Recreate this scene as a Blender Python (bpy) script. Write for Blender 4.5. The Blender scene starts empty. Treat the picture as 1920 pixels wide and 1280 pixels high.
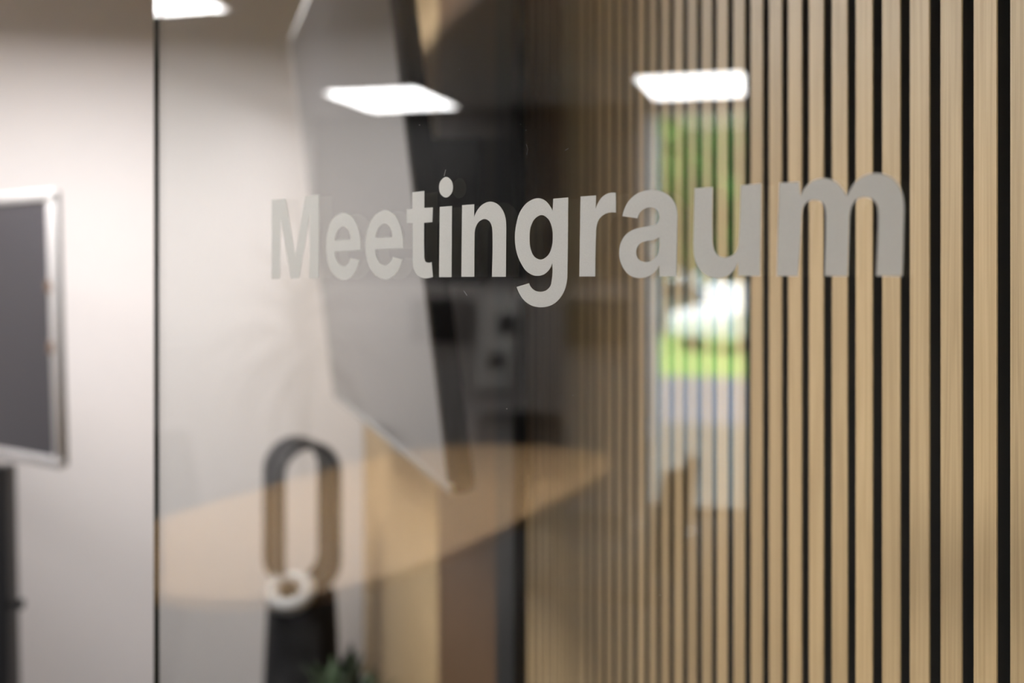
import bpy, bmesh, math, random
from mathutils import Vector, Matrix
random.seed(7)
S = bpy.context.scene
COL = S.collection
R = math.radians

# ------------------------------------------------------------------ camera
FPX = 2133.0                      # focal length in pixels of the 1920 wide frame (40 mm lens)
HOR = 520.0                       # eye level in the frame
EYE = 1.5                         # camera height
YAW = math.atan(600.0 / FPX)      # view direction is turned this far from the slat wall's direction (+y)
ST, CT = math.sin(YAW), math.cos(YAW)
cam = bpy.data.cameras.new('camera')
cam.sensor_width = 36.0
cam.lens = FPX / 1920.0 * 36.0
cam.shift_y = -(640.0 - HOR) / 1920.0
cam.clip_start = 0.02
cam.dof.use_dof = True
cam.dof.focus_distance = 0.80
cam.dof.aperture_fstop = 3.3
cam_ob = bpy.data.objects.new('camera', cam)
COL.objects.link(cam_ob)
cam_ob.location = (0, 0, EYE)
cam_ob.rotation_euler = (R(90), 0, -YAW)
S.camera = cam_ob

# ------------------------------------------------------------------ world, sun, exposure
w = bpy.data.worlds.new('sky')
S.world = w
w.use_nodes = True
bg = w.node_tree.nodes['Background']
bg.inputs[0].default_value = (0.80, 0.90, 1.0, 1)
bg.inputs[1].default_value = 14.0
sun = bpy.data.lights.new('sun', 'SUN')
sun.energy = 38.0
sun.angle = R(1.0)
sun.color = (1, 0.95, 0.86)
sun_ob = bpy.data.objects.new('sun', sun)
COL.objects.link(sun_ob)
sun_ob.rotation_euler = Vector((0.22, -0.5, -0.84)).to_track_quat('-Z', 'Y').to_euler()
CEIL_Z = 2.6
PANEL = 28.0                      # radiance of the ceiling panels


# hanging light panel above the frame, over the space between the wall screen and the white wall
pl = bpy.data.lights.new('hanging_panel', 'AREA')
pl.shape = 'RECTANGLE'
pl.size, pl.size_y = 0.6, 0.6
pl.energy = 55.0
pl.color = (1.0, 0.97, 0.95)
pl_ob = bpy.data.objects.new('hanging_panel', pl)
COL.objects.link(pl_ob)
pl_ob.location = (-0.34, 2.70, CEIL_Z - 0.30)
# unseen soft spot above the frame, added to brighten the lettering and near slats
pn = bpy.data.lights.new('letter_fill_spot', 'SPOT')
pn.energy = 420.0
pn.spot_size = R(32)
pn.spot_blend = 1.0
pn.shadow_soft_size = 0.22
pn.color = (1.0, 0.96, 0.92)
pn_ob = bpy.data.objects.new('letter_fill_spot', pn)
COL.objects.link(pn_ob)
pn_ob.location = (-1.55, 1.75, CEIL_Z - 0.04)
pn_ob.rotation_euler = (Vector((0.225, 0.74, 1.50)) - pn_ob.location).to_track_quat('-Z', 'Y').to_euler()
# unseen panel added to brighten the meeting table, just above the mirrored view
pt = bpy.data.lights.new('table_fill_panel', 'AREA')
pt.shape = 'RECTANGLE'
pt.size, pt.size_y = 0.78, 0.58
pt.energy = 28.0
pt.spread = R(105)
pt.color = (1.0, 0.97, 0.94)
pt_ob = bpy.data.objects.new('table_fill_panel', pt)
COL.objects.link(pt_ob)
pt_ob.location = (-2.76, 1.40, CEIL_Z - 0.02)
vs = S.view_settings
vs.view_transform = 'Standard'
vs.look = 'None'
vs.gamma = 1.0
vs.use_curve_mapping = False
vs.exposure = 0.0
S.cycles.max_bounces = 14
S.cycles.transparent_max_bounces = 24
S.cycles.caustics_reflective = False
S.cycles.caustics_refractive = False

# ------------------------------------------------------------------ where things are (measured from the photograph)
WALL_X = 0.573                    # face of the slat wall
FAR_Y = 3.96                      # white wall ahead
LEFT_X = -6.15                    # wall with the window, seen mirrored in the glass
NEAR_Y = -1.6
CEIL = 2.6
G = Vector((0.2282, 0.7565))      # a point of the glass
GD = Vector((-0.4909, 0.8712)).normalized()   # along the glass, away from the camera
GN = Vector((-GD.y, -(-GD.x)))    # towards the camera
GN = Vector((-0.8712, -0.4909)).normalized()


def c2w(X, Z):
    return Vector((X * CT + Z * ST, -X * ST + Z * CT))


def at(x, y, Z):
    """a point of the room from where it shows in the photograph and its depth"""
    p = c2w((x - 960) / FPX * Z, Z)
    return Vector((p.x, p.y, EYE + (HOR - y) / FPX * Z))


def mirror(p):
    q = Vector((p[0], p[1]))
    q = q - 2 * ((q - G).dot(GN)) * GN
    return Vector((q.x, q.y, p[2])) if len(p) == 3 else q


def mat_(x, y, Z):
    """the same for what is seen reflected in the glass: the real place of it"""
    return mirror(at(x, y, Z))


# ------------------------------------------------------------------ materials
def mat(name, col, rough=0.6, metal=0.0, **kw):
    m = bpy.data.materials.new(name)
    m.use_nodes = True
    b = m.node_tree.nodes['Principled BSDF']
    b.inputs['Base Color'].default_value = (*col, 1)
    b.inputs['Roughness'].default_value = rough
    b.inputs['Metallic'].default_value = metal
    for k, v in kw.items():
        b.inputs[k.replace('_', ' ')].default_value = v
    return m


def speckle(m, scale, amount, bump=0.0, stretch=(1, 1, 1), detail=4):
    """procedural tone variation and relief"""
    nt = m.node_tree
    b = nt.nodes['Principled BSDF']
    tc = nt.nodes.new('ShaderNodeTexCoord')
    mp = nt.nodes.new('ShaderNodeMapping')
    mp.inputs['Scale'].default_value = stretch
    nt.links.new(tc.outputs['Object'], mp.inputs[0])
    n = nt.nodes.new('ShaderNodeTexNoise')
    n.inputs['Scale'].default_value = scale
    n.inputs['Detail'].default_value = detail
    nt.links.new(mp.outputs[0], n.inputs['Vector'])
    col = b.inputs['Base Color'].default_value[:]
    r = nt.nodes.new('ShaderNodeValToRGB')
    r.color_ramp.elements[0].position = 0.3
    r.color_ramp.elements[1].position = 0.7
    r.color_ramp.elements[0].color = tuple(c * (1 - amount) for c in col[:3]) + (1,)
    r.color_ramp.elements[1].color = tuple(min(1, c * (1 + amount)) for c in col[:3]) + (1,)
    nt.links.new(n.outputs[0], r.inputs[0])
    nt.links.new(r.outputs[0], b.inputs['Base Color'])
    if bump:
        bp = nt.nodes.new('ShaderNodeBump')
        bp.inputs['Strength'].default_value = bump
        bp.inputs['Distance'].default_value = 0.002
        nt.links.new(n.outputs[0], bp.inputs['Height'])
        nt.links.new(bp.outputs[0], b.inputs['Normal'])
    return m


def wood(name, c1, c2, rough=0.5, axis='Z', fine=420.0, vary=0.16):
    """veneer: long cathedral figure plus fine pores, each piece its own cut and tone"""
    m = bpy.data.materials.new(name)
    m.use_nodes = True
    nt = m.node_tree
    N, L = nt.nodes, nt.links
    b = N['Principled BSDF']
    b.inputs['Roughness'].default_value = rough
    tc = N.new('ShaderNodeTexCoord')
    oi = N.new('ShaderNodeObjectInfo')
    off = N.new('ShaderNodeVectorMath'); off.operation = 'SCALE'
    cmb = N.new('ShaderNodeCombineXYZ')
    for i in range(3):
        L.new(oi.outputs['Random'], cmb.inputs[i])
    L.new(cmb.outputs[0], off.inputs[0]); off.inputs['Scale'].default_value = 37.0
    add = N.new('ShaderNodeVectorMath'); add.operation = 'ADD'
    L.new(tc.outputs['Object'], add.inputs[0]); L.new(off.outputs[0], add.inputs[1])
    long_, short = 0.9, 26.0
    sc = {'Z': (short, short, long_), 'X': (long_, short, short), 'Y': (short, long_, short)}[axis]
    m1 = N.new('ShaderNodeMapping'); m1.inputs['Scale'].default_value = sc
    L.new(add.outputs[0], m1.inputs[0])
    n1 = N.new('ShaderNodeTexNoise'); n1.inputs['Scale'].default_value = 1.6
    n1.inputs['Detail'].default_value = 3; n1.inputs['Distortion'].default_value = 0.6
    L.new(m1.outputs[0], n1.inputs['Vector'])
    rings = N.new('ShaderNodeMath'); rings.operation = 'MULTIPLY'; rings.inputs[1].default_value = 42.0
    L.new(n1.outputs[0], rings.inputs[0])
    sn = N.new('ShaderNodeMath'); sn.operation = 'SINE'
    L.new(rings.outputs[0], sn.inputs[0])
    s2 = tuple(fine if v == short else 6.0 for v in sc)
    m2 = N.new('ShaderNodeMapping'); m2.inputs['Scale'].default_value = s2
    L.new(add.outputs[0], m2.inputs[0])
    n2 = N.new('ShaderNodeTexNoise'); n2.inputs['Scale'].default_value = 1.0; n2.inputs['Detail'].default_value = 2
    L.new(m2.outputs[0], n2.inputs['Vector'])
    f = N.new('ShaderNodeMath'); f.operation = 'MULTIPLY_ADD'
    L.new(sn.outputs[0], f.inputs[0]); f.inputs[1].default_value = 0.13
    L.new(n2.outputs[0], f.inputs[2])
    r = N.new('ShaderNodeValToRGB')
    r.color_ramp.elements[0].position = 0.25; r.color_ramp.elements[0].color = (*c2, 1)
    r.color_ramp.elements[1].position = 0.72; r.color_ramp.elements[1].color = (*c1, 1)
    L.new(f.outputs[0], r.inputs[0])
    mr = N.new('ShaderNodeMapRange')
    mr.inputs['To Min'].default_value = 1 - vary; mr.inputs['To Max'].default_value = 1.0 + vary * 0.4
    L.new(oi.outputs['Random'], mr.inputs['Value'])
    sc_ = N.new('ShaderNodeVectorMath'); sc_.operation = 'SCALE'
    L.new(r.outputs[0], sc_.inputs[0]); L.new(mr.outputs[0], sc_.inputs['Scale'])
    L.new(sc_.outputs[0], b.inputs['Base Color'])
    bp = N.new('ShaderNodeBump'); bp.inputs['Strength'].default_value = 0.25; bp.inputs['Distance'].default_value = 0.0006
    L.new(n2.outputs[0], bp.inputs['Height']); L.new(bp.outputs[0], b.inputs['Normal'])
    return m


def glass(name, ior=1.52, tint=(0.965, 0.975, 0.97)):
    """clear sheet glass: mirrors by Fresnel at each face, lets the rest through"""
    m = bpy.data.materials.new(name)
    m.use_nodes = True
    nt = m.node_tree
    N, L = nt.nodes, nt.links
    N.remove(N['Principled BSDF'])
    out = N['Material Output']
    geo = N.new('ShaderNodeNewGeometry')
    mr = N.new('ShaderNodeMapRange')
    mr.inputs['To Min'].default_value = ior
    mr.inputs['To Max'].default_value = 1.0 / ior
    L.new(geo.outputs['Backfacing'], mr.inputs['Value'])
    fr = N.new('ShaderNodeFresnel')
    L.new(mr.outputs[0], fr.inputs['IOR'])
    tr = N.new('ShaderNodeBsdfTransparent'); tr.inputs[0].default_value = (*tint, 1)
    gl = N.new('ShaderNodeBsdfGlossy'); gl.inputs['Roughness'].default_value = 0.0
    mx = N.new('ShaderNodeMixShader')
    L.new(fr.outputs[0], mx.inputs[0]); L.new(tr.outputs[0], mx.inputs[1]); L.new(gl.outputs[0], mx.inputs[2])
    L.new(mx.outputs[0], out.inputs['Surface'])
    return m


def emit(name, col, strength):
    m = bpy.data.materials.new(name)
    m.use_nodes = True
    b = m.node_tree.nodes['Principled BSDF']
    b.inputs['Base Color'].default_value = (0.8, 0.8, 0.8, 1)
    b.inputs['Emission Color'].default_value = (*col, 1)
    b.inputs['Emission Strength'].default_value = strength
    return m


M_white = speckle(mat('white_wall_paint', (0.80, 0.76, 0.755), 0.85), 90, 0.015, 0.15)
M_ceil = speckle(mat('ceiling_paint', (0.55, 0.54, 0.53), 0.9), 70, 0.02, 0.1)
M_char = speckle(mat('charcoal_paint', (0.035, 0.034, 0.034), 0.8), 60, 0.1, 0.1)
M_floor = speckle(mat('grey_carpet', (0.055, 0.052, 0.05), 0.95), 300, 0.35, 0.6)
M_felt = speckle(mat('black_felt', (0.15, 0.15, 0.152), 0.95), 900, 0.4, 0.5)
M_mdf = mat('black_slat_core', (0.09, 0.09, 0.09), 0.85)
M_oak = wood('oak_veneer', (0.69, 0.49, 0.27), (0.56, 0.385, 0.20))
M_oakfar = M_oak
M_brown = wood('brown_door_veneer', (0.17, 0.09, 0.04), (0.10, 0.052, 0.022), 0.5)
M_table = wood('oak_table_veneer', (0.68, 0.43, 0.20), (0.54, 0.33, 0.145), 0.35, 'X')
M_blackmetal = mat('black_metal', (0.016, 0.016, 0.017), 0.45, 0.3)
M_blackplastic = mat('black_plastic', (0.016, 0.016, 0.018), 0.4)
M_glass = glass('clear_glass', 1.65)
M_edge = mat('polished_glass_edge', (0.02, 0.035, 0.03), 0.12, 0.0)
M_chrome = mat('chrome', (0.75, 0.75, 0.77), 0.12, 1.0)
M_silver = mat('silver_metal', (0.62, 0.60, 0.60), 0.4, 0.6)
M_whiteplastic = mat('white_plastic', (0.80, 0.78, 0.77), 0.35)
M_vinyl = speckle(mat('etched_vinyl', (0.90, 0.90, 0.87), 0.55), 2600, 0.12, 0.3)
_n, _l = M_vinyl.node_tree.nodes, M_vinyl.node_tree.links
_t = _n.new('ShaderNodeBsdfRefraction')
_t.inputs['Color'].default_value = (0.86, 0.86, 0.83, 1)
_t.inputs['Roughness'].default_value = 0.75
_t.inputs['IOR'].default_value = 1.3
_m = _n.new('ShaderNodeMixShader')
_m.inputs[0].default_value = 0.42
_l.new(_n['Principled BSDF'].outputs[0], _m.inputs[1])
_l.new(_t.outputs[0], _m.inputs[2])
_l.new(_m.outputs[0], _n['Material Output'].inputs['Surface'])
M_panel = emit('panel_light', (1.0, 0.985, 0.98), PANEL)
M_leaf = speckle(mat('dark_leaf', (0.055, 0.10, 0.035), 0.45), 40, 0.4)
M_leafdry = speckle(mat('dull_leaf', (0.10, 0.09, 0.05), 0.5), 40, 0.4)
M_pot = speckle(mat('grey_pot', (0.16, 0.16, 0.165), 0.6), 50, 0.15)
M_soil = speckle(mat('soil', (0.03, 0.022, 0.015), 0.95), 120, 0.4, 0.8)
M_bark = speckle(mat('bark', (0.12, 0.085, 0.055), 0.9), 60, 0.4, 0.8, (1, 1, 0.2))
M_blackfabric = speckle(mat('black_fabric', (0.016, 0.016, 0.017), 0.9), 500, 0.4, 0.3)
M_greyfabric = speckle(mat('grey_fabric', (0.33, 0.33, 0.335), 0.9), 500, 0.15, 0.3)
M_brownleather = speckle(mat('brown_leather', (0.07, 0.04, 0.02), 0.5), 200, 0.25, 0.4)


# ------------------------------------------------------------------ mesh helpers
def link(name, me, parent=None):
    o = bpy.data.objects.new(name, me)
    COL.objects.link(o)
    if parent:
        o.parent = parent
    return o


def obj(name, bm, mats, parent=None, smooth=False, loc=None):
    me = bpy.data.meshes.new(name)
    bmesh.ops.recalc_face_normals(bm, faces=bm.faces)
    bm.to_mesh(me)
    bm.free()
    for m in (mats if isinstance(mats, (list, tuple)) else [mats]):
        me.materials.append(m)
    if smooth:
        for p in me.polygons:
            p.use_smooth = True
        if smooth != 'all':
            try:
                me.set_sharp_from_angle(angle=R(40))
            except Exception:
                pass
    o = link(name, me, parent)
    if loc is not None:
        o.location = loc
    return o


def thing(name, label, cat, loc=(0, 0, 0), rz=0.0, group=None):
    o = bpy.data.objects.new(name, None)
    o.empty_display_size = 0.1
    COL.objects.link(o)
    o.location = loc
    o.rotation_euler = (0, 0, rz)
    o['label'] = label
    o['category'] = cat
    if group:
        o['group'] = group
    return o


def struct(o):
    o['kind'] = 'structure'
    return o


def box(bm, x0, x1, y0, y1, z0, z1, bev=0.0, seg=2, mtx=None):
    r = bmesh.ops.create_cube(bm, size=1.0)
    vs_ = r['verts']
    for v in vs_:
        v.co = Vector(((x0 + x1) / 2 + v.co.x * (x1 - x0), (y0 + y1) / 2 + v.co.y * (y1 - y0), (z0 + z1) / 2 + v.co.z * (z1 - z0)))
    if bev:
        es = list({e for v in vs_ for e in v.link_edges})
        g = bmesh.ops.bevel(bm, geom=es, offset=bev, segments=seg, affect='EDGES', profile=0.5)
        vs_ = list({v for f in g['faces'] for v in f.verts} | {v for v in vs_ if v.is_valid})
    if mtx is not None:
        bmesh.ops.transform(bm, matrix=mtx, verts=vs_)
    return vs_


def bx(*a, **k):
    bm = bmesh.new()
    box(bm, *a, **k)
    return bm


def tube(bm, pts, rad, seg=10, cap=True):
    pts = [Vector(p) for p in pts]
    rs = rad if isinstance(rad, (list, tuple)) else [rad] * len(pts)
    rings = []
    up = Vector((0, 0, 1))
    for i, p in enumerate(pts):
        d = (pts[min(i + 1, len(pts) - 1)] - pts[max(i - 1, 0)]).normalized()
        a = d.cross(up)
        if a.length < 1e-3:
            a = d.cross(Vector((1, 0, 0)))
        a.normalize()
        b_ = a.cross(d).normalized()
        rings.append([bm.verts.new(p + rs[i] * (math.cos(t) * a + math.sin(t) * b_)) for t in [2 * math.pi * k / seg for k in range(seg)]])
    for i in range(len(rings) - 1):
        for k in range(seg):
            bm.faces.new((rings[i][k], rings[i][(k + 1) % seg], rings[i + 1][(k + 1) % seg], rings[i + 1][k]))
    if cap:
        bm.faces.new(rings[0][::-1])
        bm.faces.new(rings[-1])


def lathe(bm, prof, seg=32, mtx=None):
    rings = []
    for r, z in prof:
        rings.append([bm.verts.new((r * math.cos(2 * math.pi * k / seg), r * math.sin(2 * math.pi * k / seg), z)) for k in range(seg)])
    for i in range(len(rings) - 1):
        for k in range(seg):
            bm.faces.new((rings[i][k], rings[i][(k + 1) % seg], rings[i + 1][(k + 1) % seg], rings[i + 1][k]))
    bm.faces.new(rings[0][::-1])
    bm.faces.new(rings[-1])
    if mtx is not None:
        bmesh.ops.transform(bm, matrix=mtx, verts=[v for r in rings for v in r])


def torus(bm, R0, r0, mtx=None, sx=1.0, sy=1.0, n=36, k=12):
    rings = []
    for i in range(n):
        a = 2 * math.pi * i / n
        rings.append([bm.verts.new(((R0 + r0 * math.cos(2 * math.pi * j / k)) * math.cos(a) * sx,
                                    (R0 + r0 * math.cos(2 * math.pi * j / k)) * math.sin(a) * sy,
                                    r0 * math.sin(2 * math.pi * j / k))) for j in range(k)])
    for i in range(n):
        for j in range(k):
            bm.faces.new((rings[i][j], rings[(i + 1) % n][j], rings[(i + 1) % n][(j + 1) % k], rings[i][(j + 1) % k]))
    if mtx is not None:
        bmesh.ops.transform(bm, matrix=mtx, verts=[v for r in rings for v in r])


def prism(bm, poly, z0, z1):
    """a flat outline (x, y) given thickness along z"""
    a = [bm.verts.new((x, y, z0)) for x, y in poly]
    b_ = [bm.verts.new((x, y, z1)) for x, y in poly]
    n = len(poly)
    bm.faces.new(a[::-1])
    bm.faces.new(b_)
    for i in range(n):
        bm.faces.new((a[i], a[(i + 1) % n], b_[(i + 1) % n], b_[i]))


def copy_tree(o, parent=None):
    c = o.copy()
    COL.objects.link(c)
    if parent:
        c.parent = parent
    for ch in list(o.children):
        copy_tree(ch, c)
    return c


# ================================================================== the room
# floor and ceiling
struct(obj('floor', bx(LEFT_X - 0.2, WALL_X + 0.2, NEAR_Y - 0.2, FAR_Y + 0.2, -0.2, 0), M_floor))
struct(obj('ceiling', bx(LEFT_X - 0.2, WALL_X + 0.2, NEAR_Y - 0.2, FAR_Y + 0.2, CEIL, CEIL + 0.2), M_ceil))
struct(obj('wall_back', bx(LEFT_X - 0.2, WALL_X + 0.2, FAR_Y, FAR_Y + 0.2, 0, CEIL), M_white))
struct(obj('wall_front', bx(LEFT_X - 0.2, WALL_X + 0.2, NEAR_Y - 0.2, NEAR_Y, 0, CEIL), M_white))
struct(obj('baseboard_back', bx(LEFT_X, WALL_X - 0.03, FAR_Y - 0.014, FAR_Y, 0, 0.07, bev=0.003), M_whiteplastic))

# slat wall: black felt, veneered slats with black cores, a brown door in a black frame
SLAT_D = 0.014
Y0, P = 0.699, 0.0400
DOOR0, DOOR1, DOOR2 = 1.949, 2.074, 2.675   # frame begins, door leaf begins, door leaf ends
wr = struct(obj('wall_right', bx(WALL_X + SLAT_D, WALL_X + 0.2, NEAR_Y - 0.2, FAR_Y + 0.2, 0, CEIL), M_felt))


def slat_bm(yc, bm):
    x0, x1 = WALL_X, WALL_X + SLAT_D
    h = 0.0135
    e = 0.0008
    pts = [(x1, yc - h), (x0 + e, yc - h), (x0, yc - h + e), (x0, yc + h - e), (x0 + e, yc + h), (x1, yc + h)]
    lo = [bm.verts.new((x, y, 0.0)) for x, y in pts]
    hi = [bm.verts.new((x, y, CEIL)) for x, y in pts]
    for i in range(5):
        f = bm.faces.new((lo[i], lo[i + 1], hi[i + 1], hi[i]))
        f.material_index = 0 if i in (1, 2, 3) else 1


first = None
n = -28
jit = random.Random(3)
while True:
    yc = Y0 + P * n - 0.0135
    if yc + 0.0135 > DOOR0:
        break
    if first is None:
        bm = bmesh.new()
        slat_bm(0.0, bm)
        first = obj('slat', bm, [M_oak, M_mdf], wr)
        s = first
    else:
        s = first.copy()
        COL.objects.link(s)
        s.parent = wr
    s.location = (0, yc + jit.uniform(-0.0006, 0.0006), 0)
    n += 1
# the slats past the door stand too far away to be told apart singly
bm = bmesh.new()
yc = DOOR2 + 0.014
while yc < FAR_Y - 0.014:
    slat_bm(yc, bm)
    yc += P
s = obj('far_slats', bm, [M_oakfar, M_mdf], wr)
s['kind'] = 'stuff'

d1 = struct(obj('door_1', bx(WALL_X - 0.004, WALL_X + SLAT_D, DOOR1, DOOR2, 0.0, CEIL - 0.002, bev=0.002), M_brown))
obj('door_frame', bx(WALL_X - 0.022, WALL_X + SLAT_D, DOOR0, DOOR1, 0.0, CEIL - 0.002, bev=0.003), M_blackmetal, d1)

# left wall, dark, with the glazed opening onto the garden
WY0, WY1 = 0.98, 1.75             # opening
for nm, a in (('wall_left', (LEFT_X - 0.2, LEFT_X, WY1, FAR_Y + 0.2, 0, CEIL)),
              ('wall_left_near', (LEFT_X - 0.2, LEFT_X, NEAR_Y - 0.2, WY0, 0, CEIL))):
    struct(obj(nm, bx(*a), M_char))
win = struct(obj('window_1', bx(LEFT_X - 0.16, LEFT_X - 0.08, WY1 - 0.10, WY1, 0.0, CEIL, bev=0.004), M_whiteplastic))
obj('window_frame', bx(LEFT_X - 0.16, LEFT_X - 0.08, WY0, WY0 + 0.06, 0.0, CEIL, bev=0.004), M_whiteplastic, win)
obj('window_rail', bx(LEFT_X - 0.16, LEFT_X - 0.08, WY0 + 0.06, WY1 - 0.10, 0.0, 0.06, bev=0.004), M_pot, win)
obj('window_rail', bx(LEFT_X - 0.16, LEFT_X - 0.08, WY0 + 0.06, WY1 - 0.10, CEIL - 0.07, CEIL, bev=0.004), M_whiteplastic, win)
obj('window_pane', bx(LEFT_X - 0.126, LEFT_X - 0.114, WY0 + 0.05, WY1 - 0.09, 0.05, CEIL - 0.06), M_glass, win)

# sheer white curtain gathered at one side of the window
M_sheer = mat('sheer_curtain', (0.75, 0.75, 0.76), 0.9)
_n, _l = M_sheer.node_tree.nodes, M_sheer.node_tree.links
_t = _n.new('ShaderNodeBsdfTranslucent')
_t.inputs[0].default_value = (0.86, 0.88, 0.92, 1)
_m = _n.new('ShaderNodeMixShader')
_m.inputs[0].default_value = 0.8
_l.new(_n['Principled BSDF'].outputs[0], _m.inputs[1])
_l.new(_t.outputs[0], _m.inputs[2])
_l.new(_m.outputs[0], _n['Material Output'].inputs['Surface'])
cu_y, cu_n, cu_w = 1.665, 48, 0.15
t = thing('curtain', 'narrow white sheer curtain gathered at the left side of the mirrored window', 'curtain', (LEFT_X - 0.06, cu_y, 0.47))
bm = bmesh.new()
_rows = []
for iz in range(9):
    z = 2.08 * iz / 8
    flare = 1.0 + 0.06 * (1 - iz / 8)
    _rows.append([bm.verts.new((0.012 * math.sin(k_ / cu_n * 2 * math.pi * 6 + 0.2 * iz), (k_ / cu_n - 0.5) * cu_w * flare, z)) for k_ in range(cu_n + 1)])
for a, b_ in zip(_rows, _rows[1:]):
    for k_ in range(cu_n):
        bm.faces.new((a[k_], a[k_ + 1], b_[k_ + 1], b_[k_]))
obj('fabric', bm, M_sheer, t, 'all')
bm = bmesh.new()
tube(bm, [(0, -cu_w / 2 - 0.02, 2.09), (0, cu_w / 2 + 0.01, 2.09)], 0.008, 10)
obj('curtain_rod', bm, M_whiteplastic, t, True)

# dark wall block that cuts the mirrored view off on the right
c_ = mat_(1394, 520, 4.6)
struct(obj('wall_recess', bx(LEFT_X, c_.x, NEAR_Y, c_.y, 0, CEIL), speckle(mat('dark_grey_paint', (0.12, 0.118, 0.116), 0.8), 60, 0.1, 0.1)))

# ceiling panels
GRP = 'square light panels in the ceiling'
for i, (px_, py_, lab) in enumerate((
        (-5.54, 3.13, 'bright ceiling light panel mirrored in the middle, across the white screen face'),
        (-5.54, 1.285, 'bright ceiling light panel mirrored over the wooden slats, above the garden view'),
        (-2.76, 3.20, 'bright ceiling light panel mirrored at the top edge, by the left glass edge'))):
    t = thing('ceiling_light', lab, 'ceiling light', (px_, py_, CEIL), 0, GRP)
    hx, hy = 0.39, 0.29
    obj('diffuser', bx(-hx, hx, -hy, hy, -0.012, -0.004), M_panel, t)
    fr = bmesh.new()
    for a in ((-hx - 0.012, hx + 0.012, -hy - 0.012, -hy), (-hx - 0.012, hx + 0.012, hy, hy + 0.012),
              (-hx - 0.012, -hx, -hy, hy), (hx, hx + 0.012, -hy, hy)):
        box(fr, *a, -0.014, 0.0)
    obj('frame', fr, M_whiteplastic, t)

# ================================================================== glass with the lettering
PH = math.atan2(-GD.y, -GD.x)
t_glass = thing('glass_partition', 'clear frameless glass pane with large grey Meetingraum lettering, standing on the floor',
                'glass partition', (G.x, G.y, 0), PH)


def on_glass(x, y):
    """where the sight line of a pixel meets the front of the glass: (along, height)"""
    d = c2w((x - 960) / FPX, 1.0)
    k = G.dot(GN) / d.dot(GN)
    p = d * k
    return (p - G).dot(-GD), EYE + (HOR - y) / FPX * k


S_L = on_glass(287.5, 600)[0]
S_R = 0.62
TH = 0.0065
GH = 2.58
bm = bmesh.new()
e = 0.0008
v = {}
prof = [(S_L + e, 0), (S_R - e, 0), (S_R, e), (S_R, TH - e), (S_R - e, TH), (S_L + e, TH), (S_L, TH - e), (S_L, e)]
lo = [bm.verts.new((x, y, 0)) for x, y in prof]
hi = [bm.verts.new((x, y, GH)) for x, y in prof]
for i in range(8):
    f = bm.faces.new((lo[i], lo[(i + 1) % 8], hi[(i + 1) % 8], hi[i]))
    f.material_index = 0 if i in (0, 4) else 1
bm.faces.new(lo[::-1]).material_index = 1
bm.faces.new(hi).material_index = 1
obj('pane', bm, [M_glass, M_edge], t_glass)

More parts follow.
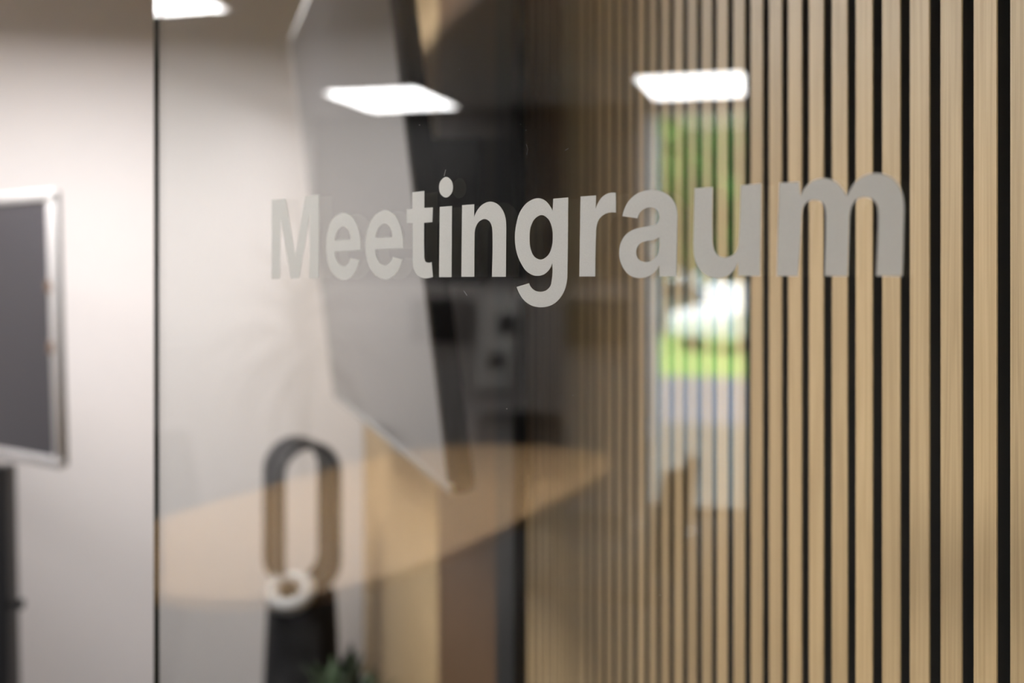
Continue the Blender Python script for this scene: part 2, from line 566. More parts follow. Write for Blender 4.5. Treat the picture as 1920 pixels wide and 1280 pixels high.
# glyph outlines: (scale, x offset, y offset, contours); a third value marks a corner
c = 1
GLYPHS = [
    (120 / 808, 500, 350, [[(66, 163, c), (240, 152, c), (366, 870, c), (490, 122, c), (664, 100, c), (660, 1156, c), (540, 1157, c),
                            (552, 330, c), (412, 1158, c), (310, 1160, c), (177, 395, c), (172, 1162, c), (66, 1165, c)]]),
    (180 / 1355, 600, 370, [[(575, 738, c), (575, 640), (552, 470), (500, 335), (430, 252), (335, 218), (240, 250), (160, 340), (108, 490), (90, 690),
                             (105, 870), (150, 1020), (225, 1118), (330, 1160), (430, 1130), (500, 1050), (542, 955), (558, 885, c), (435, 858, c),
                             (415, 915), (380, 955), (335, 970), (280, 945), (240, 890), (218, 820), (212, 763, c)],
                            [(215, 605, c), (228, 530), (262, 450), (330, 405), (390, 440), (425, 510), (437, 593, c)]]),
    (180 / 1355, 600, 370, [[(1177, 715, c), (1170, 550), (1130, 385), (1045, 240), (930, 178), (820, 220), (730, 320), (668, 480), (645, 680),
                             (665, 860), (720, 1010), (805, 1110), (930, 1155), (1030, 1115), (1100, 1035), (1145, 945), (1165, 870, c), (1030, 840, c),
                             (1005, 900), (970, 935), (915, 957), (860, 935), (820, 880), (795, 810), (783, 733, c)],
                            [(787, 570, c), (805, 480), (850, 402), (920, 365), (975, 397), (1010, 460), (1025, 558, c)]]),
    (110 / 640, 750, 320, [[(140, 235, c), (268, 220, c), (268, 405, c), (360, 400, c), (355, 560, c), (265, 567, c), (267, 900), (270, 960), (285, 995),
                            (315, 1003), (348, 996, c), (362, 1158, c), (325, 1168), (262, 1170), (200, 1142), (160, 1085), (142, 1000), (141, 900),
                            (142, 570, c), (77, 572, c), (77, 422, c), (138, 412, c)]]),
    (110 / 640, 750, 320, [[(437, 395, c), (570, 384, c), (565, 1160, c), (430, 1160, c)],
                           [(510, 68), (556, 98), (580, 170), (562, 250), (503, 292), (453, 262), (430, 185), (453, 103)]]),
    (110 / 828, 855, 360, [[(90, 185, c), (262, 172, c), (258, 362, c), (300, 265), (380, 175), (490, 135), (590, 170), (662, 255), (703, 370), (713, 500),
                            (712, 640), (708, 1195, c), (512, 1195, c), (520, 640), (518, 560), (508, 480), (475, 412), (410, 380), (342, 405), (290, 475),
                            (268, 560), (266, 640), (262, 1195, c), (80, 1195, c)]]),
    (125 / 681, 955, 355, [[(452, 95, c), (604, 82, c), (597, 800), (594, 910), (573, 1015), (520, 1110), (440, 1178), (340, 1203), (230, 1185),
                            (145, 1122), (100, 1052), (77, 995, c), (205, 958, c), (228, 1003), (270, 1035), (320, 1045), (380, 1030), (420, 990),
                            (437, 920), (440, 752, c), (410, 820), (350, 870), (275, 882), (190, 845), (120, 750), (75, 630), (60, 500), (75, 350),
                            (120, 215), (200, 125), (300, 90), (370, 115), (415, 165), (445, 222, c)],
                           [(335, 262), (398, 300), (437, 385), (447, 480), (433, 600), (390, 682), (320, 716), (260, 688), (222, 610), (210, 490),
                            (225, 370), (270, 293)]]),
    (210 / 1415, 1075, 345, [[(95, 157, c), (290, 143, c), (288, 318, c), (320, 230), (380, 152), (450, 115), (540, 110, c), (542, 362, c), (440, 365),
                              (370, 400), (320, 462), (296, 545), (290, 650), (280, 1167, c), (80, 1167, c)]]),
    (210 / 1415, 1075, 345, [[(622, 405, c), (650, 310), (710, 205), (800, 125), (920, 82), (1030, 77), (1150, 107), (1240, 172), (1300, 270), (1318, 380),
                              (1317, 500), (1305, 1165, c), (1092, 1167, c), (1090, 1015, c), (1050, 1090), (980, 1150), (850, 1187), (730, 1160),
                              (640, 1070), (592, 955), (583, 850), (602, 745), (660, 645), (760, 577), (870, 545), (980, 527), (1060, 497),
                              (1088, 445), (1085, 375), (1050, 315), (1000, 295), (920, 305), (860, 345), (815, 432, c)],
                             [(1088, 668, c), (1030, 700), (920, 720), (850, 748), (808, 805), (797, 870), (820, 938), (880, 978), (960, 980),
                              (1030, 940), (1075, 875), (1088, 800)]]),
    (160 / 1024, 1285, 330, [[(115, 145, c), (333, 130, c), (330, 700), (332, 790), (350, 880), (395, 948), (465, 975), (550, 958), (610, 910), (640, 840),
                              (648, 740), (670, 110, c), (915, 88, c), (900, 1200, c), (638, 1197, c), (637, 1020, c), (600, 1110), (520, 1190),
                              (380, 1225), (260, 1190), (165, 1105), (113, 980), (101, 850), (102, 740)]]),
    (260 / 1513, 1445, 310, [[(98, 190, c), (312, 180, c), (328, 340, c), (380, 240), (470, 167), (600, 140), (700, 173), (780, 250), (832, 338, c),
                              (880, 245), (960, 152), (1060, 100), (1170, 85), (1290, 118), (1385, 200), (1440, 310), (1458, 440), (1456, 580),
                              (1440, 1208, c), (1155, 1205, c), (1176, 620), (1176, 520), (1160, 430), (1110, 370), (1030, 345), (950, 367), (892, 440),
                              (866, 540), (862, 640), (845, 1208, c), (592, 1205, c), (604, 620), (603, 530), (588, 445), (555, 395), (490, 375),
                              (412, 392), (362, 450), (342, 540), (338, 640), (300, 1208, c), (70, 1205, c)]]),
]


def smooth_outline(pts, steps=7):
    n_ = len(pts)
    P_ = [Vector(p[:2]) for p in pts]
    C_ = [len(p) > 2 for p in pts]
    T = []
    for i in range(n_):
        a, b_, d_ = P_[i - 1], P_[i], P_[(i + 1) % n_]
        l1, l2 = (b_ - a).length, (d_ - b_).length
        T.append(((b_ - a) / l1 * l2 + (d_ - b_) / l2 * l1) / (l1 + l2))
    out = []
    for i in range(n_):
        j = (i + 1) % n_
        a, b_ = P_[i], P_[j]
        if C_[i] and C_[j]:
            out.append(a)
            continue
        L_ = (b_ - a).length
        ta = (b_ - a) / L_ if C_[i] else T[i].normalized()
        tb = (b_ - a) / L_ if C_[j] else T[j].normalized()
        if C_[i] and not C_[j]:
            ta = (2 * (b_ - a) / L_ - tb).normalized() if L_ < 220 else ta
        if C_[j] and not C_[i]:
            tb = (2 * (b_ - a) / L_ - ta).normalized() if L_ < 220 else tb
        for k in range(steps):
            u = k / steps
            h00, h10 = 2 * u ** 3 - 3 * u * u + 1, u ** 3 - 2 * u * u + u
            h01, h11 = -2 * u ** 3 + 3 * u * u, u ** 3 - u * u
            out.append(h00 * a + h10 * L_ * ta + h01 * b_ + h11 * L_ * tb)
    return out


for sc_, ox, oy, cons in GLYPHS:
    cu = bpy.data.curves.new('letter', 'CURVE')
    cu.dimensions = '2D'
    cu.fill_mode = 'BOTH'
    cu.extrude = 0.0001
    for con in cons:
        pts = [on_glass(ox + p.x * sc_, oy + p.y * sc_) for p in smooth_outline(con)]
        sp = cu.splines.new('POLY')
        sp.points.add(len(pts) - 1)
        for q, (u, z) in zip(sp.points, pts):
            q.co = (u, z, 0, 1)
        sp.use_cyclic_u = True
    tmp = bpy.data.objects.new('tmp', cu)
    COL.objects.link(tmp)
    bpy.context.view_layer.update()
    me = bpy.data.meshes.new_from_object(tmp.evaluated_get(bpy.context.evaluated_depsgraph_get()))
    bpy.data.objects.remove(tmp)
    me.transform(Matrix.Rotation(R(90), 4, 'X'))
    me.materials.clear()
    me.materials.append(M_vinyl)
    o = link('letter', me, t_glass)
    o.location = (0, -0.00025, 0)

# specks of dust on the glass
bm = bmesh.new()
rd = random.Random(11)
for x, y, r_ in [(987, 244, 1.4), (951, 766, 1.2), (1075, 741, 1.0), (835, 60, 0.8), (862, 130, 0.8), (998, 116, 0.9), (977, 233, 0.7),
                 (787, 234, 0.8), (1019, 633, 0.9), (1238, 1115, 0.9)] + [(rd.uniform(700, 1250), rd.uniform(20, 800), 0.6) for _ in range(14)]:
    u, z = on_glass(x, y)
    k = r_ * 0.00036
    lathe(bm, [(k * 0.4, -k * 0.4), (k, 0), (k * 0.4, k * 0.4)], 8, Matrix.Translation((u, -0.0004, z)))
for pts in ([(987, 270), (990, 280), (988, 290)], [(1060, 282), (1066, 278)], [(836, 318), (833, 330)], [(870, 545), (876, 554)]):
    tube(bm, [(*[(lambda a: (a[0], -0.0002, a[1]))(on_glass(x, y))][0],) for x, y in pts], 0.00012, 5)
o = obj('dust_specks', bm, M_whiteplastic, t_glass)
o['kind'] = 'stuff'

# ================================================================== big screen on the slat wall, seen almost edge on
M_face = mat('glossy_dark_screen', (0.03, 0.03, 0.032), 0.10, 0.0, IOR=2.3)
M_bezel = mat('grey_bezel', (0.30, 0.29, 0.285), 0.5)
P0 = at(845, 930, 1.75)
TL, THH, TILT = 1.494, 1.01, R(7.0)
t = thing('wall_screen', 'large flat wall screen tilted forward on the slat wall, pale with a thick black side', 'screen', P0)
mt = Matrix.Rotation(-TILT, 4, 'Y')    # top leans out of the wall (towards -x)
# local: y along the wall, z up the face, x into the wall
obj('housing', bx(0.004, 0.042, 0.0, TL, 0, THH, bev=0.012, seg=3, mtx=mt), mat('matte_black_shell', (0.012, 0.012, 0.013), 0.75, 0.0, IOR=1.25), t, True)
obj('screen', bx(0.0, 0.006, 0.012, TL - 0.022, 0.018, THH - 0.018, bev=0.001, mtx=mt), M_face, t)
bm = bmesh.new()
box(bm, 0.0, 0.008, TL - 0.022, TL, 0, THH, bev=0.003, mtx=mt)
box(bm, 0.0, 0.008, 0.0, TL - 0.022, 0, 0.018, bev=0.003, mtx=mt)
box(bm, 0.0, 0.008, 0.0, TL - 0.022, THH - 0.018, THH, bev=0.003, mtx=mt)
obj('bezel', bm, M_bezel, t, True)
br = bmesh.new()
gap = WALL_X - P0.x
box(br, 0.04, gap - 0.002, 0.55, 0.95, 0.32, 0.62, bev=0.004, mtx=None)
obj('wall_bracket', br, M_blackmetal, t)

# ================================================================== air purifier in front of the white wall
PZ = 3.4
pb = at(566, 520, PZ)
YW = R(30) - YAW
t = thing('air_purifier', 'black tower air purifier with an upright open loop, by the white wall', 'air purifier', (pb.x, pb.y, 0), 0)
bm = bmesh.new()
lathe(bm, [(0.120, 0.0), (0.124, 0.012), (0.120, 0.03), (0.113, 0.30), (0.104, 0.50), (0.100, 0.555), (0.085, 0.575)], 40)
obj('body', bm, speckle(mat('black_mesh', (0.010, 0.010, 0.0115), 0.7, 0.0, IOR=1.25), 800, 0.3), t, True)
bm = bmesh.new()


def stadium(hw, h0, h1, n_=14):
    """outline of a tall loop: half width, centres of the lower and upper arc"""
    out = []
    for k in range(n_ + 1):
        a = math.pi * k / n_
        out.append((hw * math.cos(a), h1 + hw * math.sin(a)))
    for k in range(n_ + 1):
        a = math.pi + math.pi * k / n_
        out.append((hw * math.cos(a), h0 + hw * math.sin(a)))
    return out


ow, iw = 0.097, 0.074
zt = EYE - (822 - HOR) / FPX * PZ
oo, ii = stadium(ow, 0.66, zt - ow), stadium(iw, 0.66, zt - ow)
mo = Matrix.Rotation(YW, 4, 'Z')


def band(a, b_, d0, d1, which):
    """ring between outline a (outer) and b (inner), from depth d0 to d1; which: faces wanted"""
    bm_ = bmesh.new()
    n_ = len(a)
    A0 = [bm_.verts.new((x, d0, z)) for x, z in a]
    A1 = [bm_.verts.new((x, d1, z)) for x, z in a]
    B0 = [bm_.verts.new((x, d0, z)) for x, z in b_]
    B1 = [bm_.verts.new((x, d1, z)) for x, z in b_]
    for i in range(n_):
        j = (i + 1) % n_
        bm_.faces.new((A0[i], A0[j], A1[j], A1[i]))
        bm_.faces.new((B0[j], B0[i], B1[i], B1[j]))
        bm_.faces.new((A0[j], A0[i], B0[i], B0[j]))
        bm_.faces.new((A1[i], A1[j], B1[j], B1[i]))
    bmesh.ops.transform(bm_, matrix=mo, verts=bm_.verts)
    return bm_


mid = [((x + u) / 2, (z + v_) / 2) for (x, z), (u, v_) in zip(oo, ii)]
mid = [(u + (x - u) * 0.25, v_ + (z - v_) * 0.25) for (x, z), (u, v_) in zip(oo, ii)]
obj('loop', band(oo, mid, -0.070, 0.070, 0), mat('dark_gloss_loop', (0.009, 0.009, 0.011), 0.6, 0.0, IOR=1.25), t, True)
obj('loop_lining', band(mid, ii, -0.068, 0.068, 0), mat('dark_lining', (0.012, 0.012, 0.013), 0.6, 0.0, IOR=1.25), t, True)
rim = [(x * 0.965, z if abs(x) > 0.09 else z + (0.004 if z < 0.7 else -0.004)) for x, z in oo]
obj('loop_rim', band(oo, rim, -0.076, -0.070, 0), mat('dull_silver', (0.22, 0.22, 0.225), 0.4, 0.5), t, True)
bm = bmesh.new()
torus(bm, 0.052, 0.023, Matrix.Translation(at(543, 1108, PZ - 0.12) - Vector((pb.x, pb.y, 0))) @ Matrix.Rotation(-YAW, 4, 'Z') @ Matrix.Rotation(R(36), 4, 'X') , 1.0, 1.0)
obj('collar_ring', bm, mat('pale_ring', (0.36, 0.355, 0.355), 0.35), t, True)

# ================================================================== low green plant on the floor
def leaf_mesh(name, L_, W_, droop, m, nseg=5):
    bm_ = bmesh.new()
    rows = []
    for k in range(nseg + 1):
        u = k / nseg
        wd = W_ * math.sin(math.pi * (0.12 + 0.86 * u) ** 0.8) * 0.5 + 0.0004
        z = L_ * (0.35 * u - droop * u * u)
        y = L_ * u * (1 - 0.12 * u)
        rows.append([bm_.verts.new((-wd, y, z + wd * 0.25)), bm_.verts.new((0, y, z)), bm_.verts.new((wd, y, z + wd * 0.25))])
    for a, b_ in zip(rows, rows[1:]):
        for q in range(2):
            bm_.faces.new((a[q], a[q + 1], b_[q + 1], b_[q]))
    bmesh.ops.solidify(bm_, geom=bm_.faces[:], thickness=0.0012)
    me_ = bpy.data.meshes.new(name)
    bm_.to_mesh(me_)
    bm_.free()
    me_.materials.append(m)
    for p_ in me_.polygons:
        p_.use_smooth = True
    return me_


q = at(642, 520, 3.05)
t = thing('potted_plant', 'low green leafy plant in a grey pot beside the black purifier', 'plant', (q.x, q.y, 0))
bm = bmesh.new()
lathe(bm, [(0.07, 0), (0.085, 0.01), (0.105, 0.29), (0.108, 0.30), (0.098, 0.30), (0.09, 0.27)], 28)
obj('pot', bm, M_pot, t, True)
bm = bmesh.new()
lathe(bm, [(0.092, 0.268), (0.092, 0.275), (0.03, 0.282)], 24)
obj('soil', bm, M_soil, t)
lm = leaf_mesh('leaf', 0.26, 0.06, 0.12, M_leaf)
for k in range(30):
    l = link('leaf', lm, t)
    a = k * 2.399
    l.location = (0.02 * math.cos(a), 0.02 * math.sin(a), 0.28)
    l.rotation_euler = (R(25 + 55 * (1 - (k % 6) / 5)), 0, a)
    s_ = 0.75 + 0.3 * random.random()
    l.scale = (s_, s_, s_)

# ================================================================== silver framed display at the left, on a black stand
DA = math.atan2(2760, FPX)                       # its face runs away from the camera to the left
dc = Vector((-math.sin(DA), math.cos(DA)))       # (X, Z) along the face, away
dw = c2w(dc.x, dc.y)
ang = math.atan2(-dw.y, -dw.x)                   # local +x runs along the face towards the camera side end
BR = at(116, 879, 2.8)
t = thing('framed_display', 'dark display in a silver frame, slightly tilted, before the white wall at left', 'display', BR, ang)
DW, DH = 1.15, 0.688
tl = Matrix.Rotation(R(1.9), 4, 'X')             # top leans towards the viewer
obj('back_shell', bx(-DW + 0.004, -0.004, 0.004, 0.022, 0.004, DH - 0.004, bev=0.003, mtx=tl), mat('dark_shell', (0.05, 0.048, 0.05), 0.5), t)
fm = bmesh.new()
bw = 0.028
for a in ((-DW, 0, 0, bw), (-DW, 0, DH - bw, DH), (-DW, -DW + bw, bw, DH - bw), (-bw, 0, bw, DH - bw)):
    box(fm, a[0], a[1], -0.006, 0.010, a[2], a[3], bev=0.003, mtx=tl)
obj('frame', fm, M_silver, t, True)
obj('screen', bx(-DW + bw - 0.002, -bw + 0.002, -0.002, 0.006, bw - 0.002, DH - bw + 0.002, mtx=tl), mat('dark_screen', (0.045, 0.042, 0.052), 0.35), t)
for z in (0.285, 0.435):
    obj('clip', bx(-bw - 0.006, -0.012, -0.010, 0.0, z, z + 0.028, bev=0.002, mtx=tl), mat('bronze_clip', (0.20, 0.13, 0.09), 0.5), t)

cb = at(-28, 520, 3.0)
t = thing('display_stand', 'black upright stand below the silver framed display at the left edge', 'stand', (cb.x, cb.y, 0), -YAW)
zt = EYE - (872 - HOR) / FPX * 3.0
bm = bmesh.new()
a = [bm.verts.new(p) for p in ((-0.085, -0.04, 0.03), (0.085, -0.04, 0.03), (0.085, 0.04, 0.03), (-0.085, 0.04, 0.03))]
b_ = [bm.verts.new(p) for p in ((-0.07, -0.03, zt), (0.07, -0.03, zt), (0.07, 0.03, zt), (-0.07, 0.03, zt))]
bm.faces.new(a[::-1]); bm.faces.new(b_)
for i in range(4):
    bm.faces.new((a[i], a[(i + 1) % 4], b_[(i + 1) % 4], b_[i]))
bmesh.ops.bevel(bm, geom=bm.edges[:], offset=0.004, segments=2, affect='EDGES')
obj('column', bm, M_blackplastic, t, True)
obj('base', bx(-0.3, 0.3, -0.10, 0.10, 0, 0.032, bev=0.008), M_blackplastic, t, True)
bm = bmesh.new()
lathe(bm, [(0.008, 0), (0.008, 0.012), (0.013, 0.014), (0.014, 0.024), (0.010, 0.028)], 18,
      Matrix.Translation((0.074, 0, EYE - (1132 - HOR) / FPX * 3.0)) @ Matrix.Rotation(R(90), 4, 'Y'))
obj('knob', bm, M_blackplastic, t, True)

# ================================================================== what stands on the camera's side and shows mirrored
# meeting table
def v2(X, Z):
    return mirror(c2w(X, Z))


tc_, te = v2(-0.40, 3.93), v2(-0.40 + 0.39, 3.93 + 0.92)
ta = math.atan2(te.y - tc_.y, te.x - tc_.x)
t = thing('meeting_table', 'long boat-shaped meeting table with an oak top on black legs, mirrored low in the glass', 'table', (tc_.x, tc_.y, 0), ta)
HLn, HWd = 1.28, 0.53
poly = []
for k in range(56):
    a = 2 * math.pi * k / 56
    cx, sx = math.cos(a), math.sin(a)
    poly.append((HLn * math.copysign(abs(cx) ** 0.62, cx), HWd * math.copysign(abs(sx) ** 0.55, sx)))
bm = bmesh.new()
prism(bm, poly, 0.712, 0.74)
obj('tabletop', bm, M_table, t)
for sx in (-1, 1):
    for sy in (-1, 1):
        bm = bmesh.new()
        tube(bm, [(sx * 0.92, sy * 0.30, 0.0), (sx * 0.82, sy * 0.24, 0.712)], [0.016, 0.028], 12)
        obj('leg', bm, M_blackmetal, t, True)
obj('underframe', bx(-0.85, 0.85, -0.25, 0.25, 0.682, 0.712, bev=0.004), M_blackmetal, t)


# chairs
def make_chair(label, fabric):
    t_ = thing('meeting_chair', label, 'chair', (0, 0, 0), 0)
    obj('seat', bx(-0.22, 0.22, -0.21, 0.23, 0.43, 0.475, bev=0.018, seg=3), fabric, t_, True)
    bm_ = bmesh.new()
    nx, nz = 8, 6
    F, B = [], []
    for iz in range(nz + 1):
        z = 0.54 + 0.33 * iz / nz
        for ix in range(nx + 1):
            x = -0.215 + 0.43 * ix / nx
            shrink = 1 - 0.10 * (iz / nz) ** 3
            y = -0.235 - 0.05 * iz / nz + 0.05 * (x / 0.215) ** 2
            F.append(bm_.verts.new((x * shrink, y, z)))
            B.append(bm_.verts.new((x * shrink, y - 0.026, z)))
    W = nx + 1
    for iz in range(nz):
        for ix in range(nx):
            i = iz * W + ix
            bm_.faces.new((F[i], F[i + 1], F[i + W + 1], F[i + W]))
            bm_.faces.new((B[i + 1], B[i], B[i + W], B[i + W + 1]))
    for ix in range(nx):
        bm_.faces.new((F[ix], B[ix], B[ix + 1], F[ix + 1]))
        k_ = nz * W + ix
        bm_.faces.new((F[k_ + 1], B[k_ + 1], B[k_], F[k_]))
    for iz in range(nz):
        i = iz * W
        bm_.faces.new((F[i + W], B[i + W], B[i], F[i]))
        i += nx
        bm_.faces.new((F[i], B[i], B[i + W], F[i + W]))
    obj('backrest', bm_, fabric, t_, True)
    for sx_ in (-1, 1):
        bm_ = bmesh.new()
        tube(bm_, [(sx_ * 0.20, 0.19, 0.44), (sx_ * 0.225, 0.23, 0.0)], 0.011, 12)
        obj('leg', bm_, M_chrome, t_, True)
        bm_ = bmesh.new()
        tube(bm_, [(sx_ * 0.18, -0.255, 0.60), (sx_ * 0.19, -0.235, 0.44), (sx_ * 0.215, -0.27, 0.0)], 0.011, 12)
        obj('leg', bm_, M_chrome, t_, True)
    return t_


chair_black = make_chair('black chair mirrored behind the dark end of the table, below the slanted white sheet', M_blackfabric)
chair_grey = make_chair('pale grey chair at the table, mirrored left of the purifier loop', M_greyfabric)


def seat_at(o, X, Z, toX, toZ):
    p_, q_ = v2(X, Z), v2(toX, toZ)
    o.location = (p_.x, p_.y, 0)
    o.rotation_euler = (0, 0, math.atan2(q_.y - p_.y, q_.x - p_.x) - math.pi / 2)


CG = 'chairs around the meeting table'
seat_at(chair_black, 0.02, 5.05, 0.0, 4.6)
chair_black['group'] = CG
seat_at(chair_grey, -1.22, 4.45, -0.6, 4.15)
chair_grey['group'] = CG
k = copy_tree(chair_grey)
k['label'] = 'pale grey chair cut by the left glass edge, leftmost of the mirrored chairs'
seat_at(k, -1.52, 3.75, -0.9, 3.5)
k = copy_tree(chair_black)
k['label'] = 'black chair on the near long side of the table, mirrored before the dim slats'
seat_at(k, 0.33, 3.95, -0.1, 4.1)
# dracaena behind the table
q = mat_(572, 520, 5.1)
t = thing('potted_dracaena', 'tall potted plant with long arching narrow leaves, faintly mirrored on the white wall', 'plant', (q.x, q.y, 0))
bm = bmesh.new()
lathe(bm, [(0.12, 0), (0.14, 0.01), (0.17, 0.32), (0.175, 0.34), (0.16, 0.34), (0.15, 0.30)], 28)
obj('pot', bm, M_pot, t, True)
bm = bmesh.new()
lathe(bm, [(0.152, 0.297), (0.152, 0.305), (0.05, 0.315)], 24)
obj('soil', bm, M_soil, t)
bm = bmesh.new()
tube(bm, [(0, 0, 0.30), (0.01, 0.01, 0.6), (-0.01, 0, 0.95), (0, 0.01, 1.32)], [0.028, 0.024, 0.02, 0.017], 10)
obj('stem', bm, M_bark, t, True)
lm = leaf_mesh('leaf', 0.55, 0.045, 0.55, M_leafdry, 8)
for k in range(46):
    l = link('leaf', lm, t)
    a = k * 2.399
    l.location = (0, 0.01, 1.12 + 0.2 * k / 46)
    l.rotation_euler = (R(-38 + 88 * k / 46 + random.uniform(-8, 8)), 0, a)
    s_ = 0.8 + 0.3 * random.random()
    l.scale = (s_, s_, s_)

# pale partition before the dark wall, with black screens and a hanging sheet
pa, pc = mirror(at(700, 520, 6.9)), mirror(at(1196, 520, 6.6))
px0 = LEFT_X + 0.30
y_lo, y_hi = pc.y, FAR_Y - 0.1
t = thing('office_partition', 'pale waist-to-eye-high office partition, mirrored dimly behind the lettering', 'partition', (px0, (y_lo + y_hi) / 2, 0))
hw = (y_hi - y_lo) / 2
obj('board', bx(-0.02, 0.02, -hw, hw, 0.06, 1.45, bev=0.003), mat('pale_board', (0.50, 0.475, 0.465), 0.8), t)
obj('top_rail', bx(-0.026, 0.026, -hw, hw, 1.45, 1.475, bev=0.003), M_silver, t)
for sy in (-0.95, 0, 0.95):
    obj('foot', bx(-0.2, 0.2, sy * hw - 0.03, sy * hw + 0.03, 0, 0.06, bev=0.005), M_silver, t)


def on_plane_x(xp, px_, py_):
    """mirrored sight line of a pixel met with the plane x = xp"""
    a, b__ = mat_(px_, py_, 1.0), mat_(px_, py_, 9.0)
    u = (xp - a.x) / (b__.x - a.x)
    return a + (b__ - a) * u


for i, (x0, x1, ya, yb, lab) in enumerate((
        (770, 886, 558, 642, 'small black screen mirrored beside the black edge of the wall screen'),
        (1062, 1178, 560, 648, 'small black screen mirrored under the letter r, before the slats'))):
    A, B_ = on_plane_x(px0 + 0.02, x0, ya), on_plane_x(px0 + 0.02, x1, yb)
    o = thing('small_screen', lab, 'screen', (px0 + 0.02, (A.y + B_.y) / 2, B_.z), 0, 'black screens on the pale partition')
    hy, hz = abs(A.y - B_.y) / 2, A.z - B_.z
    obj('housing', bx(0.0, 0.03, -hy, hy, 0, hz, bev=0.006), M_blackplastic, o, True)
    obj('screen', bx(0.028, 0.032, -hy + 0.012, hy - 0.012, 0.012, hz - 0.012), mat('black_glass', (0.008, 0.008, 0.01), 0.3), o)
cs = [on_plane_x(px0 + 0.04, *p) for p in ((905, 548), (982, 548), (950, 728), (890, 728))]
bm = bmesh.new()
f_ = [bm.verts.new(p) for p in cs]
g_ = [bm.verts.new(p + Vector((0.006, 0, 0))) for p in cs]
bm.faces.new(f_); bm.faces.new(g_[::-1])
for i in range(4):
    bm.faces.new((f_[i], g_[i], g_[(i + 1) % 4], f_[(i + 1) % 4]))
ctr = sum(cs, Vector()) / 4
bmesh.ops.translate(bm, verts=bm.verts, vec=-ctr)
t = thing('hanging_chart', 'white slanted sheet with two dark fields, mirrored between the black screens', 'chart', ctr)
obj('sheet', bm, mat('white_sheet', (0.75, 0.74, 0.72), 0.7), t)
for (x0, x1, ya, yb) in ((932, 966, 590, 625), (915, 945, 662, 690)):
    A, B_ = on_plane_x(px0 + 0.046, x0, ya) - ctr, on_plane_x(px0 + 0.046, x1, yb) - ctr
    obj('dark_field', bx(A.x, A.x + 0.003, min(A.y, B_.y), max(A.y, B_.y), B_.z, A.z), M_char, t)

# ================================================================== outside the window
gz = -0.02
struct(obj('paving', bx(LEFT_X - 10.5, LEFT_X - 4.8, -14, 14, gz - 0.2, gz), speckle(mat('grey_paving', (0.095, 0.105, 0.14), 0.8), 6, 0.12)))
struct(obj('near_paving', bx(LEFT_X - 4.8, LEFT_X - 0.2, -14, 14, gz - 0.2, gz), speckle(mat('dark_near_paving', (0.055, 0.06, 0.06), 0.8), 6, 0.12)))  # paving strip nearest the building, in a darker tone
struct(obj('lawn', bx(LEFT_X - 60, LEFT_X - 10.5, -45, 45, gz - 0.2, gz), speckle(mat('grass', (0.17, 0.30, 0.05), 0.9), 3, 0.3)))


def tree(label, x, y, h, rad, seed, m):
    rr = random.Random(seed)
    t_ = thing('tree', label, 'tree', (x, y, gz), 0, 'trees outside the window')
    bm_ = bmesh.new()
    tube(bm_, [(0, 0, 0), (0.05, 0.03, h * 0.3), (0, 0.06, h * 0.7)], [0.2, 0.15, 0.06], 10)
    for a in range(5):
        an = a * 1.3 + rr.random()
        tube(bm_, [(0.03, 0.03, h * 0.35), (rad * 0.5 * math.cos(an), rad * 0.5 * math.sin(an), h * 0.6)], [0.08, 0.03], 6)
    obj('trunk', bm_, M_bark, t_, True)
    bm_ = bmesh.new()
    for k_ in range(1500):
        v_ = Vector((rr.gauss(0, 1), rr.gauss(0, 1), rr.gauss(0, 1))).normalized() * (rr.random() ** 0.4)
        p_ = Vector((v_.x * rad, v_.y * rad, h * 0.58 + v_.z * h * 0.42))
        s__ = 0.16 + 0.2 * rr.random()
        a_ = Vector((rr.uniform(-1, 1), rr.uniform(-1, 1), rr.uniform(-1, 1))).normalized() * s__
        b2 = a_.orthogonal().normalized() * s__ * 0.6
        bm_.faces.new([bm_.verts.new(p_ + w_) for w_ in (-a_, b2, a_, -b2)])
    cr = obj('crown', bm_, m, t_)
    cr['kind'] = 'stuff'


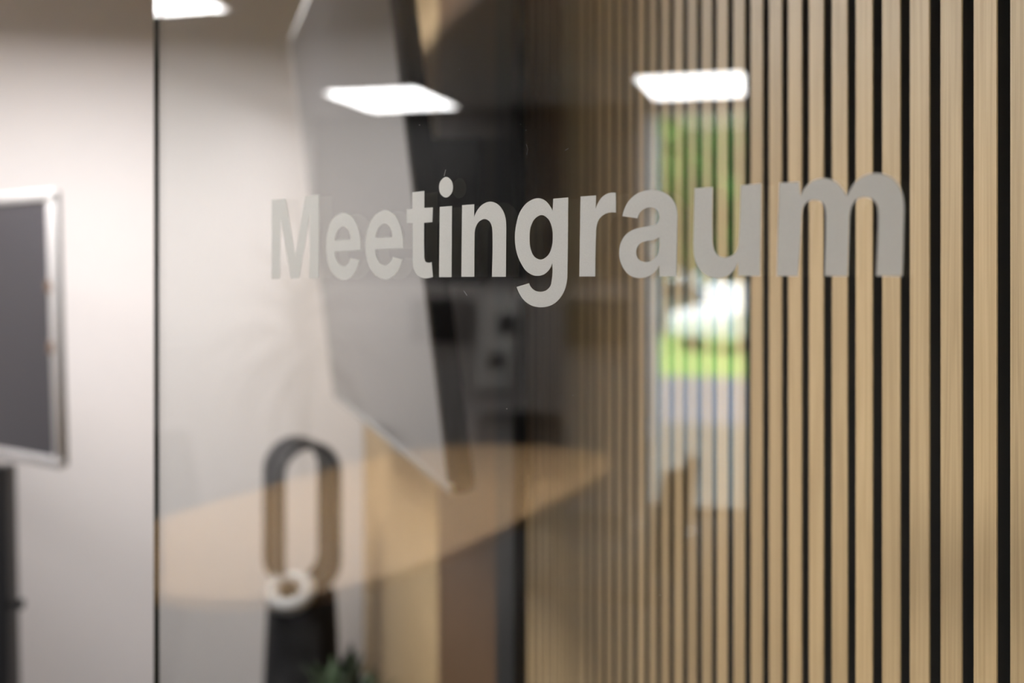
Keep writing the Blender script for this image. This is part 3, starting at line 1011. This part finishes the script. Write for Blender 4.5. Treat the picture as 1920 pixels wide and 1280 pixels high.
M_crown = speckle(mat('tree_leaves', (0.16, 0.32, 0.05), 0.7), 1.5, 0.5)
M_crown2 = speckle(mat('tree_leaves_dark', (0.08, 0.20, 0.04), 0.7), 1.5, 0.5)
oa = mat_(1290, 520, 33); ob = mat_(1420, 520, 27); oc = mat_(1215, 520, 44)
tree('light green tree outside, mirrored between the letters a and u', oa.x, oa.y, 7.5, 2.3, 1, M_crown)
tree('dark green tree outside, right of the mirrored garden view', ob.x, ob.y, 6.6, 1.7, 2, M_crown2)
tree('dark green tree outside, left and behind in the mirrored garden view', oc.x, oc.y, 8.0, 2.8, 3, M_crown2)


def make_car(label, p, rz, paint):
    t_ = thing('parked_car', label, 'car', (p.x, p.y, gz), rz, 'parked cars outside')
    prof_ = [(-2.0, 0.28), (2.0, 0.28), (2.05, 0.6), (1.95, 0.80), (1.0, 0.93), (0.35, 1.40), (-1.2, 1.45), (-1.85, 1.0), (-2.05, 0.85)]
    bm_ = bmesh.new()
    prism(bm_, prof_, -0.85, 0.85)
    bmesh.ops.bevel(bm_, geom=bm_.edges[:], offset=0.05, segments=2, affect='EDGES')
    bmesh.ops.transform(bm_, matrix=Matrix.Rotation(R(90), 4, 'X'), verts=bm_.verts)
    obj('body', bm_, paint, t_, True)
    for sy in (-1, 1):
        bm_ = bmesh.new()
        prism(bm_, [(0.75, 0.95), (0.28, 1.33), (-1.15, 1.37), (-1.55, 0.98)], -0.01, 0.01)
        bmesh.ops.transform(bm_, matrix=Matrix.Translation((0, sy * 0.852, 0)) @ Matrix.Rotation(R(90), 4, 'X'), verts=bm_.verts)
        obj('side_window', bm_, M_blackplastic, t_)
    for x_ in (-1.25, 1.28):
        for sy in (-1, 1):
            bm_ = bmesh.new()
            lathe(bm_, [(0.18, -0.1), (0.31, -0.09), (0.32, 0), (0.31, 0.09), (0.18, 0.1)], 24,
                  Matrix.Translation((x_, sy * 0.78, 0.32)) @ Matrix.Rotation(R(90), 4, 'X'))
            obj('wheel', bm_, M_blackplastic, t_, True)


ca, cb_ = mat_(1425, 520, 24.5), mat_(1190, 520, 31)
make_car('white car parked outside on the lawn, mirrored below the letter u', ca, R(35), mat('white_paint', (0.82, 0.83, 0.85), 0.25))
make_car('grey car parked outside, mirrored below the letter a', cb_, R(50), mat('silver_paint', (0.16, 0.18, 0.20), 0.35, 0.3))
